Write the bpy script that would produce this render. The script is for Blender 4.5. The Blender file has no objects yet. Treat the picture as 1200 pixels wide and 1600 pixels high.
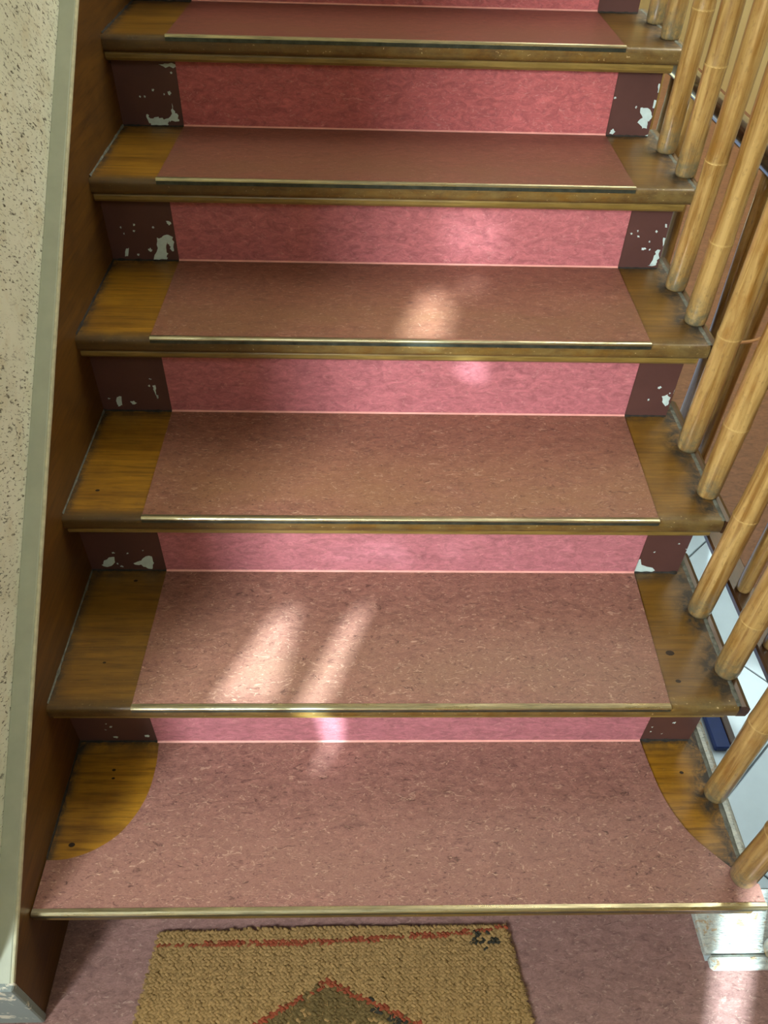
import bpy, math, random
from mathutils import Vector, Matrix, noise
random.seed(7)
SC = bpy.context.scene
COL = SC.collection

# ------------------------------------------------------------------ camera
cam_d = bpy.data.cameras.new('camera')
cam_d.sensor_fit = 'VERTICAL'; cam_d.sensor_height = 36.0
cam_d.lens = 1221.7933 / 1600 * 36.0
cam_d.clip_start = 0.02
cam = bpy.data.objects.new('camera', cam_d); COL.objects.link(cam)
_R = Vector((0.99950438, -0.01758626, 0.02610977)); _U = Vector((-0.00655774, 0.69489397, 0.71908231)); _F = Vector((0.03078948, 0.71889714, -0.69443424))
_m = Matrix((_R, _U, -_F)).transposed().to_4x4(); _m.translation = (0.3768578, -0.44774778, 1.31674989)
cam.matrix_world = _m
SC.camera = cam
SC.view_settings.view_transform = 'Standard'; SC.view_settings.look = 'None'
SC.view_settings.exposure = 0.0; SC.view_settings.gamma = 1.0; SC.view_settings.use_curve_mapping = False

# ------------------------------------------------------------------ sky, sun, window light and added fill lamps
W = bpy.data.worlds.new('sky'); SC.world = W; W.use_nodes = True
W.node_tree.nodes['Background'].inputs[0].default_value = (0.55, 0.72, 1.0, 1)
W.node_tree.nodes['Background'].inputs[1].default_value = 1.0
SUN_AZ, SUN_EL = math.radians(28), math.radians(31)
SUN_DIR = Vector((math.sin(SUN_AZ)*math.cos(SUN_EL), math.cos(SUN_AZ)*math.cos(SUN_EL), -math.sin(SUN_EL)))
WIN_Y = -1.75
def lamp(name, kind, loc, power, colour, target=None, **kw):
    d = bpy.data.lights.new(name, kind); d.energy = power; d.color = colour
    for k, v in kw.items(): setattr(d, k, v)
    o = bpy.data.objects.new(name, d); COL.objects.link(o); o.location = loc
    if target is not None:
        o.rotation_euler = (Vector(target)-Vector(loc)).to_track_quat('-Z', 'Y').to_euler()
    return o
sun = lamp('sun', 'SUN', (-3, -5, 4), 26.0, (0.74, 0.93, 1.0), angle=math.radians(0.9))
sun.rotation_euler = SUN_DIR.to_track_quat('-Z', 'Y').to_euler()
# daylight coming through the tall window behind the photographer
lamp('window_daylight', 'AREA', (-0.98, WIN_Y+0.06, 1.6), 36, (0.92, 1.0, 1.0), (0.50, 0.6, 0.35), shape='RECTANGLE', size=0.34, size_y=1.4, spread=math.radians(75))
# weak fill lamp, added to lift the shaded side of the stairs
lamp('landing_fill', 'AREA', (0.2, -1.55, 2.5), 15, (0.93, 1.0, 0.95), (0.4, 0.7, 0.4), shape='RECTANGLE', size=1.6, size_y=0.9)
# lamps added to brighten the upper hall, the left wall and the lower hall
lamp('gallery_fill', 'AREA', (1.75, 3.9, 3.2), 80, (1.0, 0.97, 0.84), (1.75, 3.9, 0.1), shape='RECTANGLE', size=0.7, size_y=5.0, spread=math.radians(120))  # added overhead lamp for the beige wall and a glint on the rail
lamp('gallery_side_fill', 'AREA', (2.2, 1.5, 2.5), 26, (0.98, 1.0, 0.90), (-0.165, 0.7, 0.8), shape='RECTANGLE', size=1.5, size_y=1.3, spread=math.radians(130))  # added lamp with no window behind it, brightens the left wall
lamp('hall_spot_fill', 'SPOT', (2.35, 1.75, -0.05), 55, (0.85, 0.98, 1.0), (2.10, 1.42, -1.6), spot_size=math.radians(15), spot_blend=.5, shadow_soft_size=.04)  # added lamp that makes the bright spot on the lower hall floor
lamp('lower_hall_fill', 'AREA', (2.1, 1.6, -0.0), 19, (0.80, 0.97, 1.0), (2.1, 1.6, -1.6), shape='RECTANGLE', size=0.9, size_y=1.4)  # added lamp under the upper hall floor, brightens the tiles
# ------------------------------------------------------------------ helpers
def link(o, parent=None):
    COL.objects.link(o)
    if parent is not None: o.parent = parent
    return o
def obj(name, verts, faces, mat, parent=None, smooth=False, attr=None):
    me = bpy.data.meshes.new(name); me.from_pydata([tuple(v) for v in verts], [], faces)
    me.materials.append(mat)
    if smooth:
        for p in me.polygons: p.use_smooth = True
    if attr:
        for an, vals in attr.items():
            a = me.attributes.new(an, 'FLOAT', 'POINT'); a.data.foreach_set('value', vals)
    me.update()
    return link(bpy.data.objects.new(name, me), parent)
def tag(o, label=None, cat=None, group=None, kind=None):
    for k, v in (('label', label), ('category', cat), ('group', group), ('kind', kind)):
        if v: o[k] = v
    return o
def thing(name, label, cat, loc=(0, 0, 0), group=None):
    o = bpy.data.objects.new(name, None); o.empty_display_size = .05; link(o); o.location = loc
    return tag(o, label, cat, group)
class MB:
    def __init__(s): s.v = []; s.f = []
    def add(s, vs, fs):
        n = len(s.v); s.v += [tuple(v) for v in vs]; s.f += [tuple(i+n for i in f) for f in fs]
    def box(s, x0, x1, y0, y1, z0, z1, b=0.0):
        if b <= 0:
            vs = [(x, y, z) for x in (x0, x1) for y in (y0, y1) for z in (z0, z1)]
            s.add(vs, [(0,1,3,2),(4,6,7,5),(0,4,5,1),(2,3,7,6),(0,2,6,4),(1,5,7,3)])
        else:   # bevelled on every edge
            X, Y, Z = (x0, x1), (y0, y1), (z0, z1); sg = (1, -1)
            vs = []; idx = {}
            for i in (0,1):
                for j in (0,1):
                    for k in (0,1):
                        for a in range(3):
                            p = [X[i]+sg[i]*b, Y[j]+sg[j]*b, Z[k]+sg[k]*b]
                            p[a] = (X[i], Y[j], Z[k])[a]
                            idx[i,j,k,a] = len(vs); vs.append(p)
            fs = []
            for e in (0,1):
                fs.append([idx[e,j,k,0] for j,k in ((0,0),(0,1),(1,1),(1,0))])
                fs.append([idx[i,e,k,1] for i,k in ((0,0),(1,0),(1,1),(0,1))])
                fs.append([idx[i,j,e,2] for i,j in ((0,0),(0,1),(1,1),(1,0))])
            for j in (0,1):
                for k in (0,1): fs.append([idx[0,j,k,1], idx[1,j,k,1], idx[1,j,k,2], idx[0,j,k,2]])
            for i in (0,1):
                for k in (0,1): fs.append([idx[i,0,k,0], idx[i,1,k,0], idx[i,1,k,2], idx[i,0,k,2]])
                for j in (0,1): fs.append([idx[i,j,0,0], idx[i,j,1,0], idx[i,j,1,1], idx[i,j,0,1]])
            for i in (0,1):
                for j in (0,1):
                    for k in (0,1): fs.append([idx[i,j,k,a] for a in range(3)])
            s.add(vs, fs)
    def extrude(s, prof, xs, plane='yz', jitter=0.0):
        """prof: closed list of 2D points, swept along the third axis through the stations xs."""
        n = len(prof); vs = []
        for x in xs:
            for a, b in prof:
                vs.append((x, a, b) if plane == 'yz' else (a, x, b) if plane == 'xz' else (a, b, x))
        fs = [tuple(range(n-1, -1, -1)), tuple(range((len(xs)-1)*n, len(xs)*n))]
        for k in range(len(xs)-1):
            for i in range(n):
                j = (i+1) % n
                fs.append((k*n+i, k*n+j, (k+1)*n+j, (k+1)*n+i))
        s.add(vs, fs)
    def build(s, name, mat, parent=None, smooth=False, fix=True):
        o = obj(name, s.v, s.f, mat, parent, smooth)
        if fix:
            import bmesh
            bm = bmesh.new(); bm.from_mesh(o.data); bmesh.ops.recalc_face_normals(bm, faces=bm.faces); bm.to_mesh(o.data); bm.free()
        return o
def arc(cx, cy, r, a0, a1, n):
    return [(cx+r*math.cos(math.radians(a0+(a1-a0)*i/n)), cy+r*math.sin(math.radians(a0+(a1-a0)*i/n))) for i in range(n+1)]
def fr(a, b, n): return [a+(b-a)*i/n for i in range(n+1)]
def sstep(a, b, x):
    t = min(1, max(0, (x-a)/(b-a))); return t*t*(3-2*t)

# ------------------------------------------------------------------ materials
def lin(c):
    return tuple(((v/255)/12.92 if v/255 <= .04045 else ((v/255+.055)/1.055)**2.4) for v in c) + (1,)
class NT:
    def __init__(s, name):
        s.m = bpy.data.materials.new(name); s.m.use_nodes = True; s.t = s.m.node_tree
        s.b = s.t.nodes['Principled BSDF']; s.L = s.t.links
    def n(s, typ, **kw):
        nd = s.t.nodes.new(typ)
        for k, v in kw.items():
            if k.startswith('i_'):
                key = k[2:]; nd.inputs[int(key) if key.isdigit() else key.replace('_', ' ')].default_value = v
            else: setattr(nd, k, v)
        return nd
    def coord(s, scale=(1, 1, 1), rot=(0, 0, 0)):
        tc = s.n('ShaderNodeTexCoord'); mp = s.n('ShaderNodeMapping')
        mp.inputs['Scale'].default_value = scale; mp.inputs['Rotation'].default_value = rot
        s.L.new(tc.outputs['Object'], mp.inputs['Vector']); return mp.outputs[0]
    def noise(s, vec, scale, detail=3, rough=.55, dist=0.0):
        nd = s.n('ShaderNodeTexNoise'); s.L.new(vec, nd.inputs['Vector'])
        nd.inputs['Scale'].default_value = scale; nd.inputs['Detail'].default_value = detail
        nd.inputs['Roughness'].default_value = rough; nd.inputs['Distortion'].default_value = dist
        return nd.outputs['Fac']
    def ramp(s, fac, a, b, ca=(0, 0, 0, 1), cb=(1, 1, 1, 1)):
        nd = s.n('ShaderNodeValToRGB'); e = nd.color_ramp.elements
        e[0].position = a; e[1].position = b; e[0].color = ca; e[1].color = cb
        s.L.new(fac, nd.inputs[0]); return nd.outputs[0]
    def mix(s, fac, a, b):
        nd = s.n('ShaderNodeMix', data_type='RGBA')
        if hasattr(fac, 'is_output'): s.L.new(fac, nd.inputs[0])
        else: nd.inputs[0].default_value = fac
        for k, v in ((6, a), (7, b)):
            if hasattr(v, 'is_output'): s.L.new(v, nd.inputs[k])
            else: nd.inputs[k].default_value = v
        return nd.outputs[2]
    def math(s, op, a, b):
        nd = s.n('ShaderNodeMath', operation=op)
        for k, v in ((0, a), (1, b)):
            if hasattr(v, 'is_output'): s.L.new(v, nd.inputs[k])
            else: nd.inputs[k].default_value = v
        return nd.outputs[0]
    def attr(s, name):
        nd = s.n('ShaderNodeAttribute'); nd.attribute_name = name; return nd.outputs['Fac']
    def bump(s, h, strength=.3, dist=.002):
        nd = s.n('ShaderNodeBump'); nd.inputs['Strength'].default_value = strength; nd.inputs['Distance'].default_value = dist
        s.L.new(h, nd.inputs['Height']); s.L.new(nd.outputs[0], s.b.inputs['Normal'])
    def out(s, col=None, rough=.5, spec=.5, metal=0.0, coat=0.0):
        if col is not None:
            if hasattr(col, 'is_output'): s.L.new(col, s.b.inputs['Base Color'])
            else: s.b.inputs['Base Color'].default_value = col
        if hasattr(rough, 'is_output'): s.L.new(rough, s.b.inputs['Roughness'])
        else: s.b.inputs['Roughness'].default_value = rough
        s.b.inputs['Specular IOR Level'].default_value = spec; s.b.inputs['Metallic'].default_value = metal
        s.b.inputs['Coat Weight'].default_value = coat; s.b.inputs['Coat Roughness'].default_value = .2
        return s.m

def lino(name, base, dark, light, contrast=1.0, rough=.42, spec=.35, worn=None):
    s = NT(name)
    v = s.coord((1, 2.1, 2.1))
    wob = s.n('ShaderNodeTexNoise'); s.L.new(v, wob.inputs['Vector']); wob.inputs['Scale'].default_value = 22; wob.inputs['Detail'].default_value = 2
    sc = s.n('ShaderNodeVectorMath', operation='SCALE'); s.L.new(wob.outputs['Color'], sc.inputs[0]); sc.inputs['Scale'].default_value = .035
    ad = s.n('ShaderNodeVectorMath', operation='ADD'); s.L.new(v, ad.inputs[0]); s.L.new(sc.outputs[0], ad.inputs[1])
    w = ad.outputs[0]
    fl = s.ramp(s.noise(w, 58, 5, .64, 2.2), .57, .69)
    of = s.n('ShaderNodeVectorMath', operation='ADD'); s.L.new(w, of.inputs[0]); of.inputs[1].default_value = (3.7, 1.9, 5.3)
    fd = s.ramp(s.noise(of.outputs[0], 48, 5, .66, 2.0), .56, .70)
    of2 = s.n('ShaderNodeVectorMath', operation='ADD'); s.L.new(v, of2.inputs[0]); of2.inputs[1].default_value = (9.7, 4.9, 1.3)
    md = s.noise(of2.outputs[0], 36, 6, .72, 1.2)
    fine = s.noise(of2.outputs[0], 260, 3, .7, .4)
    c = s.mix(s.ramp(md, .3, .7), tuple(.62*x for x in base[:3])+(1,), tuple(min(1, 1.30*x) for x in base[:3])+(1,))
    if worn is not None:
        c = s.mix(s.math('MULTIPLY', s.attr('worn'), s.ramp(s.noise(of2.outputs[0], 7, 3), .25, .6)), c, worn)
    c = s.mix(s.math('MULTIPLY', s.ramp(fine, .45, .75), .4*contrast), c, dark)
    c = s.mix(s.math('MULTIPLY', fd, .75*contrast), c, dark)
    c = s.mix(s.math('MULTIPLY', fl, .62*contrast), c, light)
    s.bump(s.math('ADD', fl, fine), .12, .001)
    return s.out(c, rough, spec)
M = {}
M['lino_floor'] = lino('pink_brown_linoleum', lin((146, 112, 106)), lin((92, 66, 62)), lin((196, 168, 152)))
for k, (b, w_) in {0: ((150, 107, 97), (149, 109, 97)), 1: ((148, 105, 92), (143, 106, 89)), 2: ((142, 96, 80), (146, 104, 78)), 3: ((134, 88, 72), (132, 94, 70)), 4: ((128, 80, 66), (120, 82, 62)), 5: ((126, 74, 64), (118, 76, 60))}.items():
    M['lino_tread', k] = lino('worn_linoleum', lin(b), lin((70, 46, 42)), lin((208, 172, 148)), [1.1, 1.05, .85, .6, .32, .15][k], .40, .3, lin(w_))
for k, b in {0: (186, 118, 128), 1: (188, 118, 127), 2: (186, 112, 119), 3: (186, 109, 113), 4: (186, 100, 101), 5: (186, 100, 101)}.items():
    M['lino_riser', k] = lino('rose_linoleum', lin(b), lin((136, 76, 86)), lin((224, 166, 160)), .7, .5, .3)

def wood(name, c1, c2, c3, rough=.35, coat=.2, dirtcol=(38, 32, 26), scale=1.0, axis='x'):
    s = NT(name)
    sc = {'x': (1.6, 26, 26), 'y': (26, 1.6, 26), 'z': (26, 26, 1.6)}[axis]
    v = s.coord(tuple(a*scale for a in sc))
    g = s.noise(v, 1.6, 5, .62, .8)
    g2 = s.noise(v, 6.0, 4, .7, .3)
    blot = s.noise(s.coord((1, 1, 1)), 14, 4, .6)
    c = s.mix(s.ramp(g, .35, .68), c1, c2)
    c = s.mix(s.math('MULTIPLY', s.ramp(g2, .48, .66), .6), c, c3)
    c = s.mix(s.math('MULTIPLY', s.ramp(blot, .45, .7), .35), c, c3)
    return s, c, g2
def finish(s, c, h, rough, coat, bump=.15):
    s.bump(h, bump, .001); return s.out(c, rough, .5, 0, coat)
def tread_wood():
    s, amber, h = wood('amber_varnished_wood', lin((134, 90, 12)), lin((176, 126, 30)), lin((78, 46, 10)))
    brown = s.mix(s.ramp(s.noise(s.coord((2, 30, 30)), 1.5, 5, .65, .6), .35, .7), lin((64, 44, 20)), lin((92, 68, 34)))
    c = s.mix(s.attr('tone'), brown, amber)
    n = s.noise(s.coord((1, 1, 1)), 45, 5, .7, .5)
    d = s.math('MULTIPLY', s.attr('dirt'), s.ramp(n, .28, .58))
    c = s.mix(d, c, lin((42, 37, 33)))
    c = s.mix(s.math('MULTIPLY', s.math('MULTIPLY', s.ramp(s.noise(s.coord((1, 2, 2)), 24, 5, .7), .35, .7), s.attr('scuff')), .6), c, lin((134, 116, 70)))
    sp = s.math('MULTIPLY', s.ramp(s.noise(s.coord((1.0, 1.4, 1.4)), 130, 3, .6), .66, .72), s.attr('scuff'))
    c = s.mix(sp, c, lin((190, 165, 120)))
    return finish(s, c, h, s.mix(d, (.40,)*3+(1,), (.65,)*3+(1,)), .06)
M['tread'] = tread_wood()
def plain_wood(name, a, b, d, rough=.38, coat=.15, axis='x', bump=.15):
    s, c, h = wood(name, lin(a), lin(b), lin(d), axis=axis); return finish(s, c, h, rough, coat, bump)
M['stringer'] = plain_wood('dark_stained_stringer', (80, 51, 8), (98, 65, 14), (52, 32, 4), .5, .05, 'y')
M['moulding'] = plain_wood('scuffed_golden_moulding', (122, 98, 44), (150, 124, 66), (84, 62, 26), .4, .15)
M['dark_wood'] = plain_wood('dark_brown_wood', (62, 38, 20), (84, 54, 28), (36, 22, 12), .35, .3, 'y')
M['rail'] = plain_wood('dark_polished_rail', (40, 22, 14), (56, 32, 20), (22, 12, 8), .14, .6, 'y')
def bamboo():
    s = NT('golden_bamboo')
    v = s.coord((60, 60, 3))
    g = s.noise(v, 1.4, 5, .65, .5)
    bl = s.noise(s.coord((1, 1, .5)), 30, 4, .65)
    c = s.mix(s.ramp(g, .36, .62), lin((132, 94, 40)), lin((190, 156, 96)))
    c = s.mix(s.math('MULTIPLY', s.ramp(bl, .5, .72), .45), c, lin((138, 88, 26)))
    sp = s.ramp(s.noise(s.coord((1, 1, .4)), 170, 4, .7), .56, .66)
    c = s.mix(s.math('MULTIPLY', sp, s.math('ADD', s.math('MULTIPLY', s.attr('dirt'), .5), .34)), c, lin((92, 66, 34)))
    c = s.mix(s.math('MULTIPLY', s.attr('dirt'), s.ramp(s.noise(s.coord(), 60, 4, .7), .3, .62)), c, lin((104, 98, 76)))
    c = s.mix(s.math('MULTIPLY', s.attr('node'), .5), c, lin((206, 176, 112)))
    s.b.inputs['Coat Roughness'].default_value = .1
    s.bump(g, .3, .001); m_ = s.out(c, .3, .5, 0, .7); s.b.inputs['Coat Roughness'].default_value = .12; return m_
M['bamboo'] = bamboo()
def flat(name, c, rough=.6, spec=.4, metal=0.0, var=.12, sc=30, bump=.1):
    s = NT(name); n = s.noise(s.coord(), sc, 4, .6)
    l = lin(c)
    col = s.mix(s.ramp(n, .3, .7), tuple(x*(1-var) for x in l[:3])+(1,), tuple(min(1, x*(1+var)) for x in l[:3])+(1,))
    s.bump(n, bump, .001); return s.out(col, rough, spec, metal)
M['maroon'] = flat('maroon_gloss_paint', (88, 58, 54), .42, .4, 0, .12, 12)
M['maroon_deep'] = flat('maroon_gloss_paint', (88, 52, 52), .42)
M['chip'] = flat('bare_pale_undercoat', (196, 214, 212), .7, .3, 0, .1, 80)
def brass():
    s = NT('worn_brass_edging'); v = s.coord((4, 60, 60)); n = s.noise(v, 2.0, 5, .7)
    c = s.mix(s.ramp(n, .4, .66), lin((224, 216, 180)), lin((150, 144, 116)))
    s.bump(n, .2, .001); return s.out(c, s.ramp(n, .3, .7, (.22,)*3+(1,), (.45,)*3+(1,)), .5, 1.0)
M['brass'] = brass()
M['face'] = flat('dark_edging_face', (74, 80, 72), .35, .5, .6, .45, 40, .3)  # darker metal below the pale lip of the edging
M['bead'] = flat('pale_pink_sealant', (226, 160, 150), .5)
M['grime'] = flat('grey_grime_filler', (98, 100, 92), .8, .3, 0, .5, 90, .4)
M['grime_dark'] = flat('dark_grime_filler', (46, 42, 38), .8, .3, 0, .4, 90, .4)
M['trim'] = flat('grey_green_painted_trim', (168, 174, 156), .55, .4, 0, .08, 18)
M['trim_edge'] = flat('pale_scuffed_trim_edge', (188, 186, 158), .6, .4, 0, .2, 60)
M['knot'] = flat('dark_wood_knot', (38, 22, 12), .4, .4, 0, .3, 200)
M['beige'] = flat('beige_wall_paint', (226, 210, 156), .7, .3, 0, .05, 6, .05)
M['ceiling'] = flat('white_ceiling_paint', (222, 216, 200), .8, .3, 0, .04, 6, .05)
M['gallery_floor'] = lino('brown_linoleum', lin((112, 76, 52)), lin((92, 60, 42)), lin((128, 92, 66)), .25, .5, .3)
M['white'] = flat('white_gloss_paint', (214, 222, 222), .5, .4, 0, .05, 6)
M['tile'] = flat('pale_stone_tile', (214, 222, 222), .45, .4, 0, .06, 5)
M['grout'] = flat('grey_grout', (120, 124, 124), .8)
M['blue'] = flat('dark_blue_paint', (8, 32, 84), .5, .4, 0, .1)
M['copper'] = flat('copper_wire', (236, 196, 176), .3, .5, 1.0, .1)
M['node'] = flat('pale_bamboo_node', (204, 174, 110), .4)
def plaster():
    s = NT('pitted_travertine_plaster')
    a = math.radians(38)
    v = s.coord((1, 1, 1), (a, 0, 0))
    st = s.n('ShaderNodeMapping'); st.inputs['Scale'].default_value = (1, .36, 1.0); s.L.new(v, st.inputs[0])
    n1 = s.noise(st.outputs[0], 230, 3, .6, .5); n2 = s.noise(st.outputs[0], 95, 4, .7, .6)
    big = s.noise(s.coord(), 5, 4, .6)
    pit = s.math('MAXIMUM', s.ramp(n1, .58, .66), s.ramp(n2, .62, .69))
    den = s.ramp(s.noise(s.coord(), 9, 3, .6), .30, .50)
    pit = s.math('MULTIPLY', pit, den)
    c = s.mix(s.ramp(big, .35, .7), lin((208, 212, 194)), lin((226, 230, 214)))
    c = s.mix(s.math('MULTIPLY', s.ramp(s.noise(s.coord(), 22, 4, .6), .5, .75), .5), c, lin((192, 182, 150)))
    c = s.mix(s.math('MULTIPLY', pit, .95), c, lin((66, 60, 40)))
    s.bump(s.math('SUBTRACT', 1.0, pit), .6, .003)
    return s.out(c, .7, .3)
M['plaster'] = plaster()
def flaky():
    s = NT('flaking_white_paint'); v = s.coord((1, 1, 1))
    n = s.noise(v, 38, 5, .7, 1.0); n2 = s.noise(s.coord((1, 3, 3)), 110, 4, .7, .5)
    c = s.mix(s.ramp(n2, .35, .6), lin((200, 204, 194)), lin((168, 174, 170)))
    c = s.mix(s.ramp(n, .56, .64), c, lin((176, 148, 112)))
    c = s.mix(s.ramp(n2, .64, .68), c, lin((58, 54, 48)))
    s.bump(n2, .6, .003); return s.out(c, .75, .3)
M['flaky'] = flaky()
def peel():
    s = NT('peeling_grey_paint'); n = s.noise(s.coord(), 28, 5, .65, .8)
    c = s.mix(s.ramp(n, .56, .60), lin((128, 138, 136)), lin((210, 206, 190)))
    s.bump(n, .4, .002); return s.out(c, .6, .3)
M['peel'] = peel()
for k, c in dict(straw=(148, 120, 78), red=(132, 66, 44), olive=(100, 84, 52), black=(52, 50, 42), back=(104, 82, 46)).items():
    M['coir_'+k] = flat('coir_'+k, c, .9, .15, 0, .35, 160, .3)

# ------------------------------------------------------------------ measured stair
G, RZ, OV = 0.26, 0.1833957, 0.042
XL, XR, XS, XE = 0.0, 0.9054, -0.1346, 1.018          # runner left, right; stringer face; right end of the boards
DN = [.0029, -.0034, -.0039, .0005, .0040, -.0001, 0, 0]
DZ = [-.0007, -.0010, -.0021, .0060, .0017, -.0039, 0, 0]
DB = [.0016, -.0005, .0021, .0008, -.0039, 0, 0, 0]
def ny(i): return i*G + DN[i]
def tz(i): return i*RZ + DZ[i]
def by(i): return (i+1)*G + OV + (DB[i] if i >= 0 else 0)
FZ = -RZ
LF = {1: (.0038, -.0055), 2: (.0019, -.004), 3: (-.0011, .0014), 4: (-.0091, -.0063), 5: (-.0093, -.0061), 6: (-.009, -.006)}
LB = {0: (.0077, -.0013), 1: (.0078, .0067), 2: (.0013, .0068), 3: (.0011, .0088), 4: (-.0042, -.0005), 5: (-.004, 0), 6: (-.004, 0)}
NS = 7                                                 # treads 0..6
FY = [(0, .1968), (0, .0524), (1, .4641), (1, .3291), (2, .7261), (2, .5917), (3, .9984), (3, .8663), (4, 1.2511), (4, 1.1221), (5, 1.5155), (5, 1.385), (6, 1.775), (6, 1.645)]
PX = 1.0135

CHIPS={
0:([],
   [(-0.0663, 0.0144, 0.0055), (-0.0082, 0.018, 0.0056), (-0.0678, 0.0502, 0.0039), (-0.0747, 0.0599, 0.0023), (-0.0799, 0.0397, 0.0024), (0.9542, 0.0602, 0.0037), (0.9176, 0.0451, 0.0029), (0.9013, 0.0336, 0.0021), (0.9188, 0.0297, 0.0021), (0.9417, 0.0218, 0.002)]),
1:([[(-0.1114, 0.2023), (-0.0933, 0.219), (-0.0826, 0.2209), (-0.0856, 0.2068), (-0.0968, 0.1931), (-0.1114, 0.193)], [(-0.0537, 0.2008), (-0.0377, 0.209), (-0.0245, 0.2244), (-0.0148, 0.2214), (-0.0148, 0.203), (-0.0209, 0.1873), (-0.0329, 0.1904), (-0.0397, 0.1984)], [(0.9076, 0.2155), (0.9158, 0.2202), (0.9224, 0.2065), (0.9556, 0.1881), (0.9416, 0.181), (0.9094, 0.1831), (0.9101, 0.1995)]],
   [(-0.0846, 0.2312, 0.0033), (-0.0582, 0.2302, 0.0024), (-0.0281, 0.2383, 0.002), (-0.0826, 0.2013, 0.0029), (-0.076, 0.1932, 0.0033), (0.9792, 0.2643, 0.0028), (0.9383, 0.2406, 0.0021), (0.9975, 0.249, 0.0022)]),
2:([[(-0.1029, 0.3979), (-0.0938, 0.4006), (-0.0947, 0.3794), (-0.1033, 0.3755), (-0.1057, 0.3846)], [(-0.0792, 0.3876), (-0.0704, 0.3888), (-0.0662, 0.3835), (-0.0742, 0.3802)], [(-0.0279, 0.4265), (-0.0201, 0.4251), (-0.0237, 0.4095), (-0.0208, 0.3964), (-0.026, 0.3963), (-0.0275, 0.412)], [(0.9782, 0.4149), (0.9871, 0.4177), (0.9948, 0.4131), (0.9943, 0.4034), (0.9971, 0.3936), (0.9911, 0.3915), (0.9829, 0.4013)], [(0.9976, 0.4202), (1.0051, 0.4333), (1.0033, 0.4229)]],
   [(-0.0295, 0.4413, 0.0021), (-0.0335, 0.4259, 0.0029), (-0.1187, 0.394, 0.0025), (0.966, 0.4358, 0.0051), (0.9526, 0.4056, 0.0032), (1.0064, 0.4635, 0.0029), (0.9908, 0.4216, 0.0025)]),
3:([[(-0.036, 0.604), (-0.0242, 0.6076), (-0.0137, 0.6128), (-0.0062, 0.6096), (-0.005, 0.591), (-0.0082, 0.5772), (-0.0128, 0.5789), (-0.0141, 0.5908), (-0.0181, 0.5959), (-0.0223, 0.5804), (-0.0213, 0.5666), (-0.0257, 0.5596), (-0.0521, 0.5584), (-0.0396, 0.5836)], [(-0.1049, 0.5807), (-0.098, 0.5825), (-0.1031, 0.5652), (-0.1098, 0.5644)], [(0.9861, 0.5966), (0.994, 0.5985), (0.9961, 0.5845), (0.9949, 0.5703), (0.9922, 0.5613), (0.9787, 0.5611), (0.9848, 0.5701), (0.986, 0.5843)], [(0.9935, 0.6242), (1.0006, 0.6227), (1.0011, 0.609), (0.9971, 0.6054)], [(0.9903, 0.6534), (0.9938, 0.6528), (0.9947, 0.6448), (0.9912, 0.6454)]],
   [(-0.0778, 0.6315, 0.0028), (-0.0803, 0.6189, 0.0026), (-0.1016, 0.6129, 0.002), (-0.1052, 0.6261, 0.0022), (-0.0406, 0.6272, 0.0029), (-0.0082, 0.6367, 0.0051), (-0.0812, 0.569, 0.003), (-0.0548, 0.5799, 0.0046), (0.9592, 0.5996, 0.0053), (0.9419, 0.6257, 0.0029), (0.9254, 0.6322, 0.0029), (0.9379, 0.6374, 0.0023), (0.9762, 0.6368, 0.0033), (0.9671, 0.6152, 0.0023), (0.9723, 0.5981, 0.0023), (0.9939, 0.5552, 0.004)]),
4:([[(-0.0384, 0.8552), (-0.0194, 0.8571), (-0.0002, 0.8555), (-0.0019, 0.849), (-0.0173, 0.8498), (-0.0364, 0.8518)], [(-0.082, 0.7587), (-0.0762, 0.7572), (-0.0743, 0.7493), (-0.0598, 0.755), (-0.0503, 0.7514), (-0.037, 0.7501), (-0.0371, 0.7388), (-0.0564, 0.7352), (-0.0698, 0.7366), (-0.0788, 0.7428)], [(-0.0237, 0.7803), (-0.0206, 0.7678), (-0.0139, 0.7569), (-0.0144, 0.7473), (-0.0344, 0.7453), (-0.034, 0.7517), (-0.0286, 0.7598)], [(0.968, 0.7915), (0.980, 0.7949), (0.9957, 0.7858), (0.9965, 0.774), (0.9922, 0.766), (0.9940, 0.754), (0.9830, 0.7522), (0.9784, 0.7585), (0.9684, 0.7627), (0.9715, 0.771), (0.9776, 0.775), (0.9708, 0.783)], [(0.9946, 0.8405), (1.0013, 0.8407), (1.002, 0.8235), (0.9962, 0.8246)], [(0.9948, 0.8097), (1.0006, 0.8086), (1.0009, 0.7922), (0.9945, 0.7953)], [(0.989, 0.7369), (1.0008, 0.7405), (1.0043, 0.7326), (0.9891, 0.7309)]],
   [(-0.0589, 0.8072, 0.003), (-0.0258, 0.8018, 0.0046), (-0.0778, 0.794, 0.0026), (-0.0879, 0.7934, 0.0027), (-0.0157, 0.8396, 0.0022), (-0.0373, 0.7985, 0.002), (0.919, 0.7441, 0.0063), (0.9094, 0.8123, 0.0027), (0.9589, 0.7945, 0.0028)]),
}
KNOTS = [(.9303, .3697, 1, .008), (.9281, .3107, 1, .005), (-.0603, .2462, 0, .0035), (-.0578, .2304, 0, .003), (-.0994, .1126, 0, .0055), (.9659, .2373, 0, .004), (-.09, .5882, 2, .004), (-.0465, .5345, 1, .004), (-.0612, .3484, 1, .003)]
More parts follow.
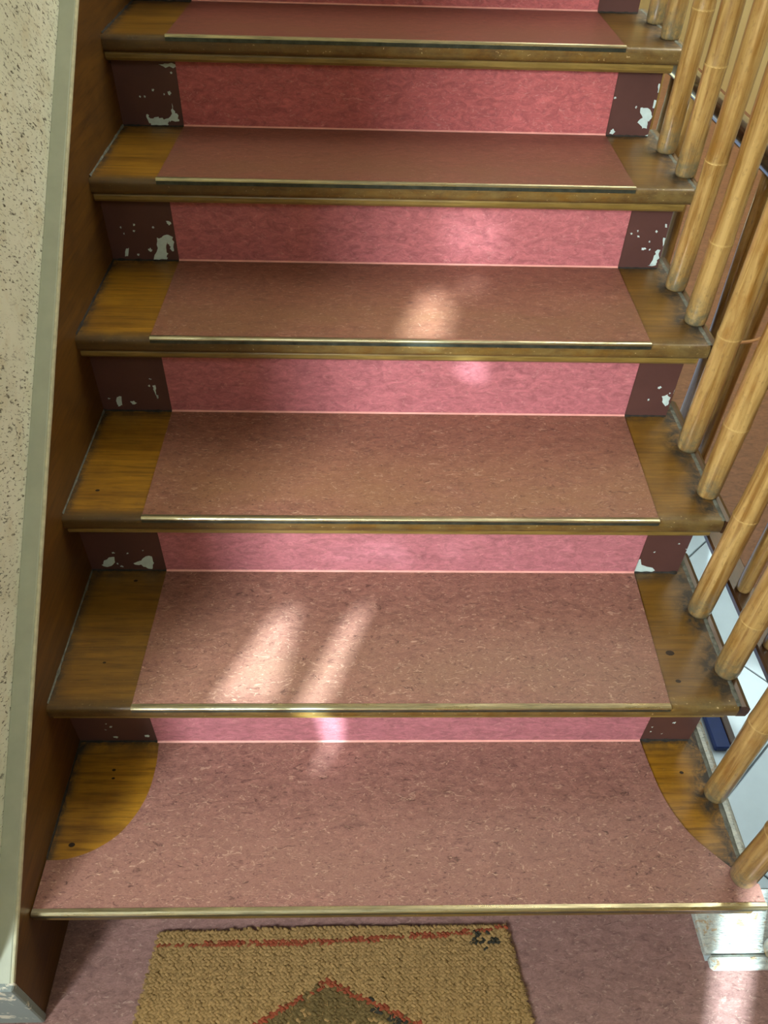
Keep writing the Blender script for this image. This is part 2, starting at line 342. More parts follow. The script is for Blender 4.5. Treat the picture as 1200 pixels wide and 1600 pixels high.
# ------------------------------------------------------------------ the setting
def struct(name, mb, mat, parent=None):
    o = mb.build(name, mat, parent)
    if parent is None: o['kind'] = 'structure'
    return o
WX = -0.165
m = MB(); m.box(-2.2, .985, WIN_Y-.1, .09, FZ-.06, FZ); m.box(.985, 2.3, WIN_Y-.1, -.02, FZ-.06, FZ)
floor = struct('floor', m, M['lino_floor']); floor['label'] = 'pink brown marbled linoleum floor of the landing'
m = MB(); m.box(-.40, WX, -.085, 7.0, FZ-.06, 3.4); struct('wall_left', m, M['plaster'])
m = MB(); m.box(-2.3, -2.2, WIN_Y-.1, .05, FZ-.06, 3.4); m.box(-2.2, -.40, -.06, .05, FZ-.06, 3.4); struct('wall_landing', m, M['beige'])
m = MB(); m.box(-.40, 2.4, 7.0, 7.1, -1.7, 3.4); struct('wall_far', m, M['beige'])
m = MB(); m.box(2.3, 2.4, WIN_Y-.1, 7.0, .03, 3.4); m.box(2.3, 2.4, WIN_Y-.1, .05, -1.7, .03); struct('wall_right', m, M['beige'])
m = MB(); m.box(-2.3, 2.4, WIN_Y-.1, 7.1, 3.4, 3.5); struct('ceiling', m, M['ceiling'])
# back wall with two window openings
W1 = (-1.35, -.55, .55, 2.75); W2 = (-.15, .35, .35, 1.55)
m = MB()
for x0, x1, z0, z1 in ((-2.3, W1[0], FZ-.06, 3.4), (W1[0], W1[1], FZ-.06, W1[2]), (W1[0], W1[1], W1[3], 3.4), (W1[1], W2[0], FZ-.06, 3.4),
                       (W2[0], W2[1], FZ-.06, W2[2]), (W2[0], W2[1], W2[3], 3.4), (W2[1], 2.4, FZ-.06, 3.4)):
    m.box(x0, x1, WIN_Y-.08, WIN_Y-.01, z0, z1)
m.box(-2.3, 2.4, WIN_Y-.08, WIN_Y-.01, -1.7, FZ-.06)
struct('wall_back', m, M['beige'])
def on_window(p):
    t = (p[1]-WIN_Y)/SUN_DIR.y; q = Vector(p)-SUN_DIR*t; return (q.x, q.z)
def hull(pts):
    pts = sorted(set(pts)); L = []; U = []
    for p in pts:
        while len(L) > 1 and (L[-1][0]-L[-2][0])*(p[1]-L[-2][1])-(L[-1][1]-L[-2][1])*(p[0]-L[-2][0]) <= 0: L.pop()
        L.append(p)
    for p in reversed(pts):
        while len(U) > 1 and (U[-1][0]-U[-2][0])*(p[1]-U[-2][1])-(U[-1][1]-U[-2][1])*(p[0]-U[-2][0]) <= 0: U.pop()
        U.append(p)
    return L[:-1]+U[:-1]
def mask_panel(name, rect, holes, parent):
    """unseen panel added to block the sun, with holes shaped to throw the sun patches"""
    cu = bpy.data.curves.new(name, 'CURVE'); cu.dimensions = '2D'; cu.fill_mode = 'BOTH'; cu.extrude = .0015
    for pts in [[(rect[0], rect[2]), (rect[1], rect[2]), (rect[1], rect[3]), (rect[0], rect[3])]] + holes:
        sp = cu.splines.new('POLY'); sp.points.add(len(pts)-1); sp.use_cyclic_u = True
        for q, p in zip(sp.points, pts): q.co = (p[0], p[1], 0, 1)
    t = bpy.data.objects.new(name, cu); COL.objects.link(t); t.rotation_euler = (math.pi/2, 0, 0)
    bpy.context.view_layer.update()
    me = bpy.data.meshes.new_from_object(t.evaluated_get(bpy.context.evaluated_depsgraph_get()))
    bpy.data.objects.remove(t); bpy.data.curves.remove(cu)
    me.transform(Matrix.Translation((0, WIN_Y, 0)) @ Matrix.Rotation(math.pi/2, 4, 'X')); me.materials.clear(); me.materials.append(M['white'])
    return link(bpy.data.objects.new(name, me), parent)
def frame(name, r):
    m = MB(); w = .05
    m.box(r[0]-w, r[0], WIN_Y-.02, WIN_Y+.02, r[2]-w, r[3]+w); m.box(r[1], r[1]+w, WIN_Y-.02, WIN_Y+.02, r[2]-w, r[3]+w)
    m.box(r[0], r[1], WIN_Y-.02, WIN_Y+.02, r[2]-w, r[2]); m.box(r[0], r[1], WIN_Y-.02, WIN_Y+.02, r[3], r[3]+w)
    return struct(name, m, M['white'])
t1z = .1864
H1 = []
H1.append(hull([on_window(p) for p in [(.132, .262, t1z), (.236, .262, t1z), (.262, .455, t1z), (.222, .455, t1z), (.20, .40, t1z)]]))
H1.append(hull([on_window(p) for p in [(.392, .467, t1z), (.360, .452, t1z), (.285, .262, t1z), (.320, .262, t1z), (.300, .250, .003), (.310, .250, .003)]]))
H1.append(hull([on_window(p) for p in [(.522, .985, .553), (.500, .955, .553), (.460, .835, .553), (.470, .785, .553), (.530, .785, .553), (.5484, .867, .553), (.546, .94, .553)]]))
H1.append(hull([on_window(p) for p in [(.56, .822, .483), (.60, .822, .452), (.612, .822, .483)]]))
H1.append(hull([on_window((.600+.011*math.cos(a), .995+.024*math.sin(a), .553)) for a in [k*math.pi/4 for k in range(8)]]))
for gx in fr(.56, .655, 4):
    for gz in fr(.585, .655, 3):
        c0 = on_window((gx, 1.082, gz)); H1.append([(c0[0]+.0058*math.cos(k*math.pi/3), c0[1]+.0058*math.sin(k*math.pi/3)) for k in range(6)])
for k in range(22):
    c0 = on_window((.33+.25*((k*.618) % 1)*(.6+.4*((k*.37) % 1)) , .562, .205+.06*((k*.731) % 1))); H1.append([(c0[0]+.0045*math.cos(q*math.pi/3), c0[1]+.0045*math.sin(q*math.pi/3)) for q in range(6)])
H2 = [hull([on_window(p) for p in [(1.0025, -.0387, FZ), (.915, -.213, FZ), (.973, -.213, FZ), (1.060, -.0387, FZ), (1.022, .05, 0.0), (1.095, .05, 0.0)]])]
w1 = frame('window_1', W1); mask_panel('sun_mask', W1, H1, w1)  # unseen panels added in both windows, holes cut to shape the sunlight
w2 = frame('window_2', W2); mask_panel('sun_mask', W2, H2, w2)
# upper hall at the right, lower hall under it
m = MB(); m.box(3.6, 3.7, -.3, 4.1, -1.7, .1); m.box(2.4, 3.6, -.4, -.3, -1.7, .1); m.box(2.4, 3.7, 4.0, 4.1, -1.7, .1); struct('wall_hall', m, M['white'])
m = MB(); m.box(2.4, 3.7, -.4, 4.1, .03, .1); struct('ceiling_hall', m, M['ceiling'])
m = MB(); m.box(1.183, 2.3, .06, 7.0, .03, .085); struct('floor_gallery', m, M['gallery_floor'])
m = MB(); m.box(1.128, 2.3, .05, .06, FZ, .085); struct('trim_1', m, M['dark_wood'])
m = MB(); m.box(.9, 3.6, -.3, 4.0, -1.7, -1.615); fl = struct('floor_hall', m, M['grout'])
ang = math.radians(42); ca, sa = math.cos(ang), math.sin(ang); ts = .80
for a in range(-2, 5):
    for b in range(-3, 4):
        x = 1.965+ca*(a+.0625)*ts-sa*(b+.5)*ts; y = 1.085+sa*(a+.0625)*ts+ca*(b+.5)*ts
        if not (1.0 < x < 3.5 and -.2 < y < 3.9): continue
        if 'tile_mesh' not in M:
            mt = MB(); h = ts/2-.004; mt.box(-h, h, -h, h, -.012, 0, .003); o = mt.build('floor_tile', M['tile'], fl); M['tile_mesh'] = o.data
        else: o = link(bpy.data.objects.new('floor_tile', M['tile_mesh']), fl)
        o.location = (x, y, -1.6+random.uniform(-.001, .001)); o.rotation_euler = (0, 0, ang)

# ------------------------------------------------------------------ staircase
st = thing('staircase', 'old wooden staircase with pink marbled linoleum runner and amber varnished tread ends', 'staircase', (0, 0, FZ))
st.location = (0, 0, 0)
LT = [1.0, .5, .95, .85, .75, .55, .5]; RT = [.95, .38, .5, .4, .34, .28, .2]
for i in range(NS):
    n, z, b = ny(i), tz(i), by(i)
    back = b+.045
    # board with a worn rounded nose; vertex data drives tone, grime and scuffs
    prof = [(back, z-.03), (n+.010, z-.03)] + [(n+.010+.010*math.cos(math.radians(a)), z-.020+.010*math.sin(math.radians(a))) for a in (-110, -135, -160, -180)] \
        + [(n, z-.012)] + [(n+.008+.008*math.cos(math.radians(a)), z-.008+.008*math.sin(math.radians(a))) for a in (180, 155, 130, 105, 90)]
    top = [(y, z) for y in fr(n+.008, b+.002, 15)[1:]] + [(back, z)]
    prof += top
    xs = fr(-.152, -.04, 14) + fr(-.04, .90, 18)[1:] + fr(.90, XE, 16)[1:]
    vs = []; dirt = []; tone = []; scuff = []
    for x in xs:
        for (y, zz) in prof:
            j = noise.noise(Vector((x*9, y*7+i*3, zz*7)))*.0009
            nose = y < n+.012
            vs.append((x, y+(j if nose else 0), zz+(j*.8 if nose and zz > z-.02 else 0)))
            d = .9*sstep(.028, .004, b-y) + .95*sstep(.020, .002, x-XS)
            if x > .9:
                d += .9*sstep(.97, 1.012, x)
                for ti, fy in FY:
                    if ti == i: d += .95*sstep(.062, .022, math.hypot(x-PX, y-fy))
                d += .4*sstep(.03, 0, abs(y-n-.02))*sstep(.93, .99, x)
            if nose: d = .25+.35*abs(noise.noise(Vector((x*13, i*2.1, 0))))
            dirt.append(min(1, d)); tone.append(LT[i] if x < .4 else RT[i]); scuff.append(.25+.75*sstep(.0, .3, x) if nose else .10)
            if nose: tone[-1] = (.15+.35*sstep(.05, .3, x)*sstep(1.0, .8, x))
    me = MB(); k = len(prof)
    fs = [tuple(range(k-1, -1, -1)), tuple(range((len(xs)-1)*k, len(xs)*k))]
    for q in range(len(xs)-1):
        for p in range(k): fs.append((q*k+p, q*k+(p+1) % k, (q+1)*k+(p+1) % k, (q+1)*k+p))
    t = obj('tread', vs, fs, M['tread'], st, False, dict(dirt=dirt, tone=tone, scuff=scuff))
    for p in t.data.polygons: p.use_smooth = len(p.vertices) == 4
    t.data.set_sharp_from_angle(angle=math.radians(45))
    # return edge along the right end, with a grimy joint
    m = MB(); e0, e1 = XE+.003, XE+.022
    m.extrude([(e0, z-.03), (e1-.002, z-.03), (e1, z-.02), (e1, z-.009), (e1-.004, z-.004), (e1-.010, z-.001), (e0, z-.001)], fr(n+.004, back+.01, 6), 'xz')
    m.build('edge_strip', M['dark_wood'] if i else M['flaky'], t)
    m = MB(); vv = []; ff = []; ys = fr(n+.004, back, 26)
    for q, y in enumerate(ys):
        w_ = .0035+.003*abs(noise.noise(Vector((y*40, i*5, 1)))); hh = .0008+.0018*abs(noise.noise(Vector((y*60, i*5, 9))))
        vv += [(XE-w_, y, z+.0002), (XE+.002, y, z+hh), (XE+.004+w_*.5, y, z-.002)]
        if q: a = 3*(q-1); ff += [(a, a+1, a+4, a+3), (a+1, a+2, a+5, a+4)]
    m.add(vv, ff); m.build('grime_line', M['grime'], t, True, False)
    # cracked filler along riser base (left and right ends) and along the stringer
    for x0, x1 in ((XS, XL+LB.get(i, (0, 0))[0]), (XR+LB.get(i, (0, 0))[1], .998)):
        m = MB(); vv = []; ff = []
        for q, x in enumerate(fr(x0, x1, 20)):
            w_ = .002+.006*abs(noise.noise(Vector((x*55, i*4.0, 3))))
            vv += [(x, b-w_, z+.0004), (x, b-.0012, z+w_*.7+.0006), (x, b+.002, z+w_*.7+.001)]
            if q: a = 3*(q-1); ff += [(a, a+3, a+4, a+1), (a+1, a+4, a+5, a+2)]
        m.add(vv, ff); m.build('cracked_filler', M['grime_dark'], t, True, False)
    m = MB(); vv = []; ff = []
    y0 = n+.01 if i else .09
    for q, y in enumerate(fr(y0, b, 24)):
        w_ = .0016+.004*abs(noise.noise(Vector((y*50, i*4.0, 7))))
        vv += [(XS+w_, y, z+.0004), (XS+.001, y, z+w_+.001), (XS-.002, y, z+w_+.001)]
        if q: a = 3*(q-1); ff += [(a, a+1, a+4, a+3), (a+1, a+2, a+5, a+4)]
    m.add(vv, ff); m.build('cracked_filler', M['grime'] if i in (1, 2, 4) else M['grime_dark'], t, True, False)
    # linoleum sheet on the tread
    h = .0028
    if i == 0:
        ol = [(XS+.002, n+.001)] + [(XS+.002, .0865), (-.1002, .0884), (-.0619, .1017), (-.0259, .1282), (-.0018, .1669), (.0105, .2074), (.0135, .2559), (.0096, b)] \
            + [(.9050, b), (.9100, .2463), (.9200, .1852), (.9440, .1277), (.9760, .0893), (1.0010, .0640), (1.019, .045), (1.036, .040), (1.036, n+.001)]
        # smooth the two curved cut-outs
        def cr(pts, k=4):
            out = []
            for q in range(len(pts)-1):
                p0 = pts[max(0, q-1)]; p1 = pts[q]; p2 = pts[q+1]; p3 = pts[min(len(pts)-1, q+2)]
                for s_ in range(k):
                    u = s_/k
                    out.append(tuple(.5*(2*p1[c]+(p2[c]-p0[c])*u+(2*p0[c]-5*p1[c]+4*p2[c]-p3[c])*u*u+(-p0[c]+3*p1[c]-3*p2[c]+p3[c])*u**3) for c in (0, 1)))
            return out+[pts[-1]]
        ol = [ol[0]] + cr(ol[1:9]) + cr(ol[9:17]) + [ol[17]]
        x0, x1 = XS+.002, 1.036
    else:
        f, bk = LF[i], LB[i]
        x0, x1 = XL+f[0], XR+f[1]
        ol = [(x0, n+.001), (XL+bk[0], b), (XR+bk[1], b), (x1, n+.001)]
    import bmesh
    bm = bmesh.new()
    lo = [bm.verts.new((x, y, z+.0002)) for x, y in ol]; hi = [bm.verts.new((x, y, z+h)) for x, y in ol]
    bm.faces.new(hi)
    for q in range(len(ol)): bm.faces.new((lo[q], lo[(q+1) % len(ol)], hi[(q+1) % len(ol)], hi[q]))
    bmesh.ops.recalc_face_normals(bm, faces=bm.faces)
    top_f = [f for f in bm.faces if len(f.verts) == len(ol) and all(v in hi for v in f.verts)]
    # cut the sheet across so that the wear towards the nose has vertices to sit on
    for q in range(1, 8):
        yy = n+(b-n)*q/8
        bmesh.ops.bisect_plane(bm, geom=bm.verts[:]+bm.edges[:]+bm.faces[:], plane_co=(0, yy, 0), plane_no=(0, 1, 0))
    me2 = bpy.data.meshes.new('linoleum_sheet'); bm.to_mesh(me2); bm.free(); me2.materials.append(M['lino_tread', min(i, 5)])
    a = me2.attributes.new('worn', 'FLOAT', 'POINT')
    a.data.foreach_set('value', [sstep(.75, .1, (v.co.y-n)/(b-n))*sstep(-.02, .12, v.co.y-n+.04) for v in me2.vertices])
    link(bpy.data.objects.new('linoleum_sheet', me2), t)
    # brass edging on the nose of the sheet
    m = MB()
    m.extrude([(n-.0026, z+.0002), (n+.0006, z+.0002), (n+.0006, z+.0029), (n+.0085, z+.0030), (n+.0080, z+.0040), (n+.0020, z+.0050), (n-.0010, z+.0042), (n-.0024, z+.0026)], fr(x0, x1, 30))
    m.build('brass_edging', M['brass'], t)
    m = MB(); m.extrude([(n-.0018, z-.0068), (n+.0005, z-.0068), (n+.0005, z), (n-.0018, z)], fr(x0, x1, 30))
    m.build('edging_face', M['face'], t)
    # riser: painted board, rose linoleum panel, chips, moulding
    if i+1 <= NS-1:
        zt = tz(i+1)-.0302
        m = MB(); m.box(-.152, .999, b, b+.02, z+.0003, zt); rs = m.build('riser', M['maroon'], st)
        bk = LB[i]; m = MB(); xl, xr = XL+bk[0], XR+bk[1]
        m.box(xl, xr, b-.0026, b-.0001, z+.0005, zt-.0003); m.build('linoleum_panel', M['lino_riser', min(i, 5)], rs)
        m = MB(); m.extrude([(b-.0026, z+.0008), (b-.0055, z+.0030), (b-.0026, z+.0055)], fr(xl, xr, 4)); m.build('sealant_bead', M['bead'], rs)
        m = MB(); n2 = ny(i+1)
        m.extrude([(b, z_ + tz(i+1)) for z_ in (-.0305, -.048)][::-1][:1] + [(b, tz(i+1)-.0305), (n2+.011, tz(i+1)-.0305), (n2+.009, tz(i+1)-.034), (n2+.009, tz(i+1)-.041), (n2+.013, tz(i+1)-.046), (n2+.020, tz(i+1)-.048)], fr(-.150, 1.006, 20))
        m.build('nosing_moulding', M['moulding'], rs)
        polys, dots = CHIPS.get(i, ([], []))
        def blob(m, pts):
            out = []
            for q in range(len(pts)):
                a_, b_ = pts[q], pts[(q+1) % len(pts)]
                for u in (0, .33, .66):
                    ja = .0022 if len(pts) > 5 else .0010; jx, jz = random.uniform(-ja, ja), random.uniform(-ja, ja)
                    out.append((min(.9988, a_[0]+(b_[0]-a_[0])*u+jx) if a_[0] > .5 else a_[0]+(b_[0]-a_[0])*u+jx, a_[1]+(b_[1]-a_[1])*u+jz))
            m.add([(x, b-.0005, zz) for x, zz in out], [tuple(range(len(out)))])
        for P in polys:
            m = MB(); blob(m, [(min(x, .9988) if x > .5 else x, zz) for x, zz in P])
            m.build('bare_patch', M['chip'], rs, False, False)['label'] = 'pale undercoat showing where the paint has chipped'
        m = MB()
        for x, zz, r in dots:
            if x > .9975: continue
            blob(m, [(x+r*random.uniform(.6, 1.1)*math.cos(q*1.2566), zz+r*random.uniform(.6, 1.1)*math.sin(q*1.2566)) for q in range(5)])
        if m.v: m.build('paint_flecks', M['chip'], rs, False, False)['kind'] = 'stuff'
# bottom riser under the first board
m = MB(); m.box(-.152, .981, .066, .086, FZ+.0003, -.0312); m.build('riser', M['maroon'], st)
# knots in the boards
def knot(x, y, i, r, ry=None):
    z = tz(i); pts = [(x+r*math.cos(a), y+(ry or r*.7)*math.sin(a), z+.0003) for a in [q*math.pi/5 for q in range(10)]]
    obj('knot', pts, [tuple(range(10))], M['knot'], st)
for k in KNOTS: knot(*k)
# wall stringer with its painted cap
def top(y): return -.01+(y+.0835)*.7730
yb, yt = -.086, 3.2
m = MB(); m.extrude([(yb, FZ), (yb, top(yb)), (yt, top(yt)), (yt, top(yt)-.9), (.35, FZ)], [XS-.0295, XS], 'yz')
m.build('wall_stringer', M['stringer'], st)
def strip(name, x0, x1, h0, h1, mat, y0=yb-.004):
    m = MB(); N = 60; vv = []; ff = []
    for q, y in enumerate(fr(y0, yt, N)):
        j = noise.noise(Vector((y*14, x0*50, 2)))*.0006
        vv += [(x0, y, top(y)+h0), (x1+j, y, top(y)+h0), (x1+j, y, top(y)+h1-.0015), (x1-.002+j, y, top(y)+h1), (x0, y, top(y)+h1)]
        if q:
            a = 5*(q-1); ff += [(a+k, a+(k+1) % 5, a+5+(k+1) % 5, a+5+k) for k in range(5)]
    ff += [(4, 3, 2, 1, 0), tuple(5*N+k for k in range(5))]
    m.add(vv, ff); return m.build(name, mat, st)
strip('cap_strip', WX+.0005, XS-.0022, .0002, .008, M['trim'])
strip('cap_edge', XS-.0022, XS+.0012, -.003, .0072, M['trim_edge'])
m = MB(); m.box(WX-.22, XS+.003, yb-.014, yb-.001, FZ+.0005, top(yb)+.004, .002); m.build('end_board', M['peel'], st)
# cut stringer hidden behind the right ends
pts = [(.087, FZ)]
for i in range(NS): pts += [(by(i-1)+.021 if i else .087, tz(i)-.0315), (by(i)+.0215, tz(i)-.0315)]
pts += [(by(NS-1)+.0215, tz(NS-1)-.3), (.38, FZ)]
m = MB(); m.extrude(pts, [.955, .982], 'yz'); m.build('outer_stringer', M['stringer'], st)

# ------------------------------------------------------------------ bamboo balustrade
def pole(parent, x, y, z0, z1, r, nodes, name='baluster', lean=None, grime=1.0):
    zs = sorted(set([round(z0+v, 4) for v in (0, .004, .010, .02, .035, .06)] + [round(v, 4) for v in fr(z0+.09, z1, int((z1-z0)/.05))]
                    + [round(nz+d, 4) for nz in nodes for d in (-.014, -.006, -.0025, 0, .0025, .006, .014)]))
    zs = [z for z in zs if z0 <= z <= z1]
    S = 18; vs = []; fs = []; dirt = []; node = []
    ph = random.uniform(0, 9)
    bx, bb = random.uniform(-.004, .004), random.uniform(-.003, .003)
    for z in zs:
        u = (z-z0)/max(.01, z1-z0)
        rr = r*(1.03-.10*u)*(1+.035*math.sin(z*11+ph))
        nd = min([abs(z-q) for q in nodes] or [1])
        rr *= 1+.035*math.exp(-(nd/.006)**2) + .03*math.exp(-(nd/.02)**2)
        if z-z0 < .012: rr *= .90+.10*math.sqrt(min(1, (z-z0)/.012))
        ox = bx*math.sin(u*math.pi*1.5+ph); oy = bb*math.sin(u*math.pi*1.7+ph*2)
        for k in range(S):
            a = 2*math.pi*k/S
            w = 1+.022*noise.noise(Vector((math.cos(a)*1.5+ph, math.sin(a)*1.5, z*7)))
            vs.append((x+ox+rr*w*math.cos(a), y+oy+rr*w*math.sin(a), z))
            dirt.append(grime*min(1, sstep(.10, .0, z-z0)+.5*sstep(.03, 0, z-z0))); node.append(max(0, 1-nd/.0022))
    for q in range(len(zs)-1):
        for k in range(S):
            fs.append((q*S+k, q*S+(k+1) % S, (q+1)*S+(k+1) % S, (q+1)*S+k))
    fs += [tuple(range(S-1, -1, -1)), tuple((len(zs)-1)*S+k for k in range(S))]
    o = obj(name, vs, fs, M['bamboo'], parent, True, dict(dirt=dirt, node=node))
    for nz in nodes:
        mt = MB(); vv = []; ff = []; R = r*(1.03-.10*(nz-z0)/(z1-z0))*(1+.035*math.sin(nz*11+ph))*1.062
        ox = bx*math.sin((nz-z0)/(z1-z0)*math.pi*1.5+ph); oy = bb*math.sin((nz-z0)/(z1-z0)*math.pi*1.7+ph*2)
        for k in range(20):
            a = 2*math.pi*k/20
            vv += [(x+ox+R*c_*math.cos(a), y+oy+R*c_*math.sin(a), nz+d+.0012*math.sin(a*2+ph)) for c_, d in ((.97, -.0011), (1.005, 0), (.97, .0011))]
        for k in range(20):
            a, b2 = 3*k, 3*((k+1) % 20); ff += [(a, b2, b2+1, a+1), (a+1, b2+1, b2+2, a+2)]
        mt.add(vv, ff); mt.build('node_ring', M['node'], o, True, False)
    return o
ba = thing('balustrade', 'golden bamboo balustrade along the right ends of the stair treads', 'balustrade')
NODES = {1.2511: (.994,), 1.1221: (.933,), .9984: (.808,), .8663: (.717,), .7261: (.613,), .5917: (.524,), .4641: (.432,), .3291: (.329,), .1968: (.24,), .0524: (.17,), 1.5155: (1.18,), 1.385: (1.09,)}
def railz(y): return .78+y*RZ/G
for ti, fy in FY:
    pole(ba, PX+random.uniform(-.002, .002), fy, tz(ti)+(.0006 if fy > .06 else .0034), railz(fy), .0204, [q+d for q in NODES.get(fy, (tz(ti)+.2,)) for d in (0, .33, .61) if q+d < railz(fy)-.02])
pole(ba, 1.106, -.0145, FZ+.0205, railz(-.0145), .024, (.1, .4))
m = MB(); prof = [(.03*math.cos(a), .022*math.sin(a)) for a in [k*math.pi/6 for k in range(12)]]
vv = []; ff = []
for q, y in enumerate((-.08, 1.9)):
    vv += [(PX+a+(.04 if q == 0 else 0), y, railz(y)+.018+b) for a, b in prof]
ff = [(k, (k+1) % 12, 12+(k+1) % 12, 12+k) for k in range(12)] + [tuple(range(11, -1, -1)), tuple(range(12, 24))]
m.add(vv, ff); m.build('handrail', M['rail'], ba, True)

# flaking timber kerb at the foot of the balustrade
ke = thing('kerb', 'flaking white painted timber kerb on the floor at the foot of the balustrade', 'kerb', (0, 0, 0))
m = MB(); m.box(.983, 1.30, -.012, .095, FZ, FZ+.020, .003); m.build('back_board', M['flaky'], ke)
m = MB(); m.box(.988, 1.30, -.037, -.0145, FZ, FZ+.018, .005); m.build('front_board', M['flaky'], ke)

# ------------------------------------------------------------------ guard of the upper hall across the stairwell
gu = thing('stairwell_guard', 'second bamboo guard with dark polished rail across the stairwell behind the balustrade', 'railing')
m = MB(); m.box(1.130, 1.182, .06, 6.9, .1035, .122, .004); m.build('bottom_board', M['dark_wood'], gu)
for y in (.43, .572, .68, .825, .921, 1.052, 1.18, 1.31, 1.434, 1.56, 1.69, 1.82, 1.95, 2.08, 2.21, 2.34, 2.47, 2.60, 2.73, 2.86, 2.99, 3.12):
    pole(gu, 1.155, y, .1225, .764, .0155, (), grime=.3)
m = MB(); prof = [(1.155+.026*math.cos(a), .784+.024*math.sin(a)) for a in [k*math.pi/8 for k in range(16)]]
m.extrude(prof, fr(.07, 6.9, 8), 'xz'); m.build('handrail', M['rail'], gu, True)
# copper wire tied between the two railings
m = MB(); vv = []; ff = []
P0, P1 = Vector((1.034, .7275, .598)), Vector((1.1405, .824, .556))
d_ = (P1-P0).normalized(); s_ = d_.cross(Vector((0, 0, 1))).normalized(); u_ = s_.cross(d_)
N = 14
for q in range(N+1):
    t_ = q/N; c0 = P0+(P1-P0)*t_ - Vector((0, 0, .004*math.sin(math.pi*t_)))
    for k in range(8):
        a = k*math.pi/4; vv.append(c0+(s_*math.cos(a)+u_*math.sin(a))*.0030)
for q in range(N):
    for k in range(8): ff.append((q*8+k, q*8+(k+1) % 8, q*8+8+(k+1) % 8, q*8+8+k))
m.add(vv, ff)
for cx_, cy_, cz_, r_ in ((1.155, .825, .556, .0175),):   # a loop round each pole
    vv = []; ff = []
    for q in range(24):
        A = q*math.pi/12
        for k in range(6):
            a = k*math.pi/3; R = r_+.0018*math.cos(a); vv.append((cx_+R*math.cos(A), cy_+R*math.sin(A), cz_+.0018*math.sin(a)))
    for q in range(24):
        for k in range(6): ff.append((q*6+k, ((q+1) % 24)*6+k, ((q+1) % 24)*6+(k+1) % 6, q*6+(k+1) % 6))
    m.add(vv, ff)
tag(m.build('copper_wire', M['copper'], None, True), 'thin copper wire tied between the two bamboo railings', 'wire')

# things on the floor of the lower hall, seen through the gap beside the stairs
def crate(name, label, cat, x0, x1, y0, y1, z1, mat):
    t = thing(name, label, cat, ((x0+x1)/2, (y0+y1)/2, -1.6))
    dx, dy = (x1-x0)/2, (y1-y0)/2
    m = MB(); m.box(-dx, dx, -dy, dy, .002, z1, .006); m.build('body', mat, t)
    m = MB(); m.box(-dx-.004, dx+.004, -dy-.004, dy+.004, z1, z1+.012, .004); m.build('lid', mat, t)
crate('storage_box', 'low dark blue box on the tiled lower hall floor below the stairs', 'box', 1.842, 1.898, 1.16, 1.75, .03, M['blue'])
m = MB(); m.box(1.906, 1.936, 1.15, 1.80, -1.5985, -1.56, .004)
tag(m.build('wooden_batten', M['dark_wood'], None), 'dark brown wooden batten lying beside the blue box on the lower hall floor', 'batten')

# ------------------------------------------------------------------ woven coir mat
mat_t = thing('woven_mat', 'woven straw coloured doormat with red border lines and dark diamond below the stairs', 'doormat', (.34, -.25, FZ))
mat_t.location = (0, 0, 0)
def mx0(y): return .032-.11*(.035-y)
def mx1(y): return .6414+.172*(.0395-y)
def back(x): return .0325+.007*(x-.03)/.6
Y0 = -.56
m = MB(); ys = fr(Y0, .0335, 30); vv = []; ff = []
for q, y in enumerate(ys):
    vv += [(mx0(y)+.003, y, FZ+.0004), (mx1(y)-.003, y, FZ+.0004), (mx1(y)-.003, y, FZ+.007), (mx0(y)+.003, y, FZ+.007)]
    if q: a = 4*(q-1); ff += [(a+k, a+(k+1) % 4, a+4+(k+1) % 4, a+4+k) for k in range(4)]
ff += [(3, 2, 1, 0), tuple(4*30+k for k in range(4))]
m.add(vv, ff); m.build('backing', M['coir_back'], mat_t)
def red_y(x):
    p = [(.0, .010), (.0327, .0116), (.3122, .0151), (.5369, .0254), (.6231, .0351), (.70, .045)]
    for (a, b), (c, d) in zip(p, p[1:]):
        if a <= x <= c: return b+(d-b)*(x-a)/(c-a)
    return -9
def dia(x, y):      # signed distance-like value of the diamond, in y
    k = .535 if x < .3275 else .421
    return (-.0427 - abs(x-.3275)*k) - y
groups = {k: MB() for k in ('straw', 'red', 'olive', 'black')}
DX, DY = .0078, .0050
ny_ = int((.0395-Y0)/DY)
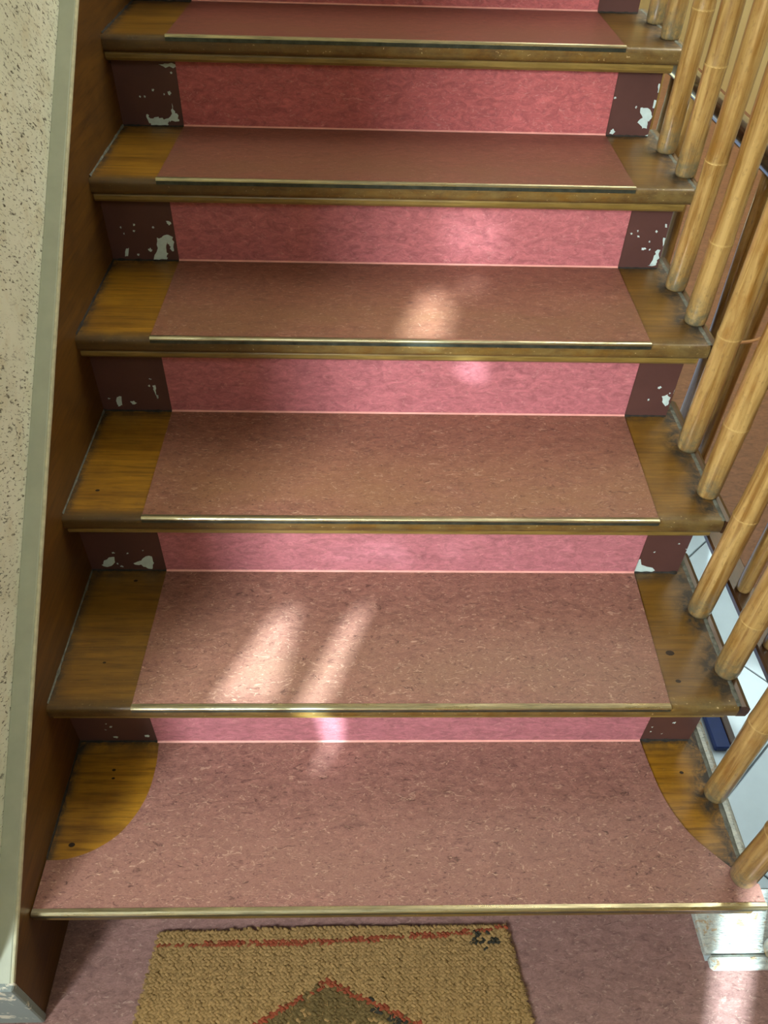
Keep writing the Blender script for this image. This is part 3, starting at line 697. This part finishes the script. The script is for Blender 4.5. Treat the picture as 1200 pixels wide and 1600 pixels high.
for r in range(ny_):
    y = .0365-r*DY
    a0, a1 = mx0(y), mx1(y); n_ = int((a1-a0)/DX)
    for q in range(n_+1):
        x = a0+(q+(.5 if r % 2 else 0))*DX+random.uniform(-.0012, .0012); yy = y+random.uniform(-.0009, .0009)
        if x > a1 or yy > back(x)+.002: continue
        dd = dia(x, yy); low = yy < -.30
        g = 'straw'
        if abs(yy-red_y(x)) < .0036 and random.random() < .92: g = 'red'
        elif dd > 0 and not low:
            g = 'red' if dd < .009 and random.random() < .9 else ('black' if dd < .02 and x > .40 and random.random() < .7 else ('olive' if random.random() < .93 else 'straw'))
        elif low and dd > 0: g = 'olive' if random.random() < .7 else 'straw'
        elif math.hypot(x-.605, (yy-.018)*1.6) < .028 and random.random() < .4: g = 'black'
        # rib columns seen as a slow swell across the mat
        hgt = .0028+.0016*math.sin(x*2*math.pi/.0276)+random.uniform(-.0006, .0006)
        an = (.55 if r % 2 else -.55)+random.uniform(-.25, .25)
        L, Wd = .0062*random.uniform(.85, 1.25), .0028*random.uniform(.85, 1.15)
        ca, sa = math.cos(an), math.sin(an); z = FZ+.0066
        P = [(-L, 0, .0), (-L*.5, -Wd, .2), (L*.5, -Wd, .2), (L, 0, 0), (L*.5, Wd, .2), (-L*.5, Wd, .2), (-L*.45, 0, 1), (L*.45, 0, 1)]
        groups[g].add([(x+ca*a-sa*b, yy+sa*a+ca*b, z+hgt*c) for a, b, c in P],
                      [(0, 1, 6), (1, 2, 7, 6), (2, 3, 7), (3, 4, 7), (4, 5, 6, 7), (5, 0, 6)])
for k, lab in (('straw', None), ('red', 'rust red yarn of the border lines'), ('olive', 'dull olive yarn inside the diamond'), ('black', 'black yarn edging the diamond')):
    o = groups[k].build('woven_yarn', M['coir_'+k], mat_t, True, False); o['kind'] = 'stuff'
    if lab: o['label'] = lab
fm = MB()
def fibre(x, y, z, dx, dy, dz, w=.0006):
    n = Vector((-dy, dx, 0)); n = n.normalized()*w if n.length > 0 else Vector((w, 0, 0))
    p = Vector((x, y, z)); e = p+Vector((dx, dy, dz)); mid = p+Vector((dx, dy, dz))*.5+Vector((0, 0, .0012))
    fm.add([p-n, p+n, mid+n*.8, mid-n*.8, e, mid+Vector((0, 0, w))], [(0, 1, 2, 3), (3, 2, 4), (0, 3, 5), (1, 5, 2)])
for k in range(1500):
    y = random.uniform(Y0, .034); s = random.choice((-1, 1)); x = mx0(y) if s < 0 else mx1(y)
    fibre(x-s*.003, y, FZ+random.uniform(.003, .009), s*random.uniform(.003, .011), random.uniform(-.006, .004), random.uniform(-.004, .002))
for k in range(500):
    x = random.uniform(mx0(.03), mx1(.03)); fibre(x, back(x)-.002, FZ+random.uniform(.003, .009), random.uniform(-.004, .004), random.uniform(.002, .007), random.uniform(-.002, .003))
for k in range(2600):
    y = random.uniform(-.3, .03); x = random.uniform(mx0(y), mx1(y)); a = random.uniform(0, 6.28); L = random.uniform(.004, .010)
    fibre(x, y, FZ+random.uniform(.0085, .0105), L*math.cos(a), L*math.sin(a), random.uniform(-.001, .002), .00045)
o = fm.build('loose_fibres', M['coir_straw'], mat_t, False, False); o['kind'] = 'stuff'
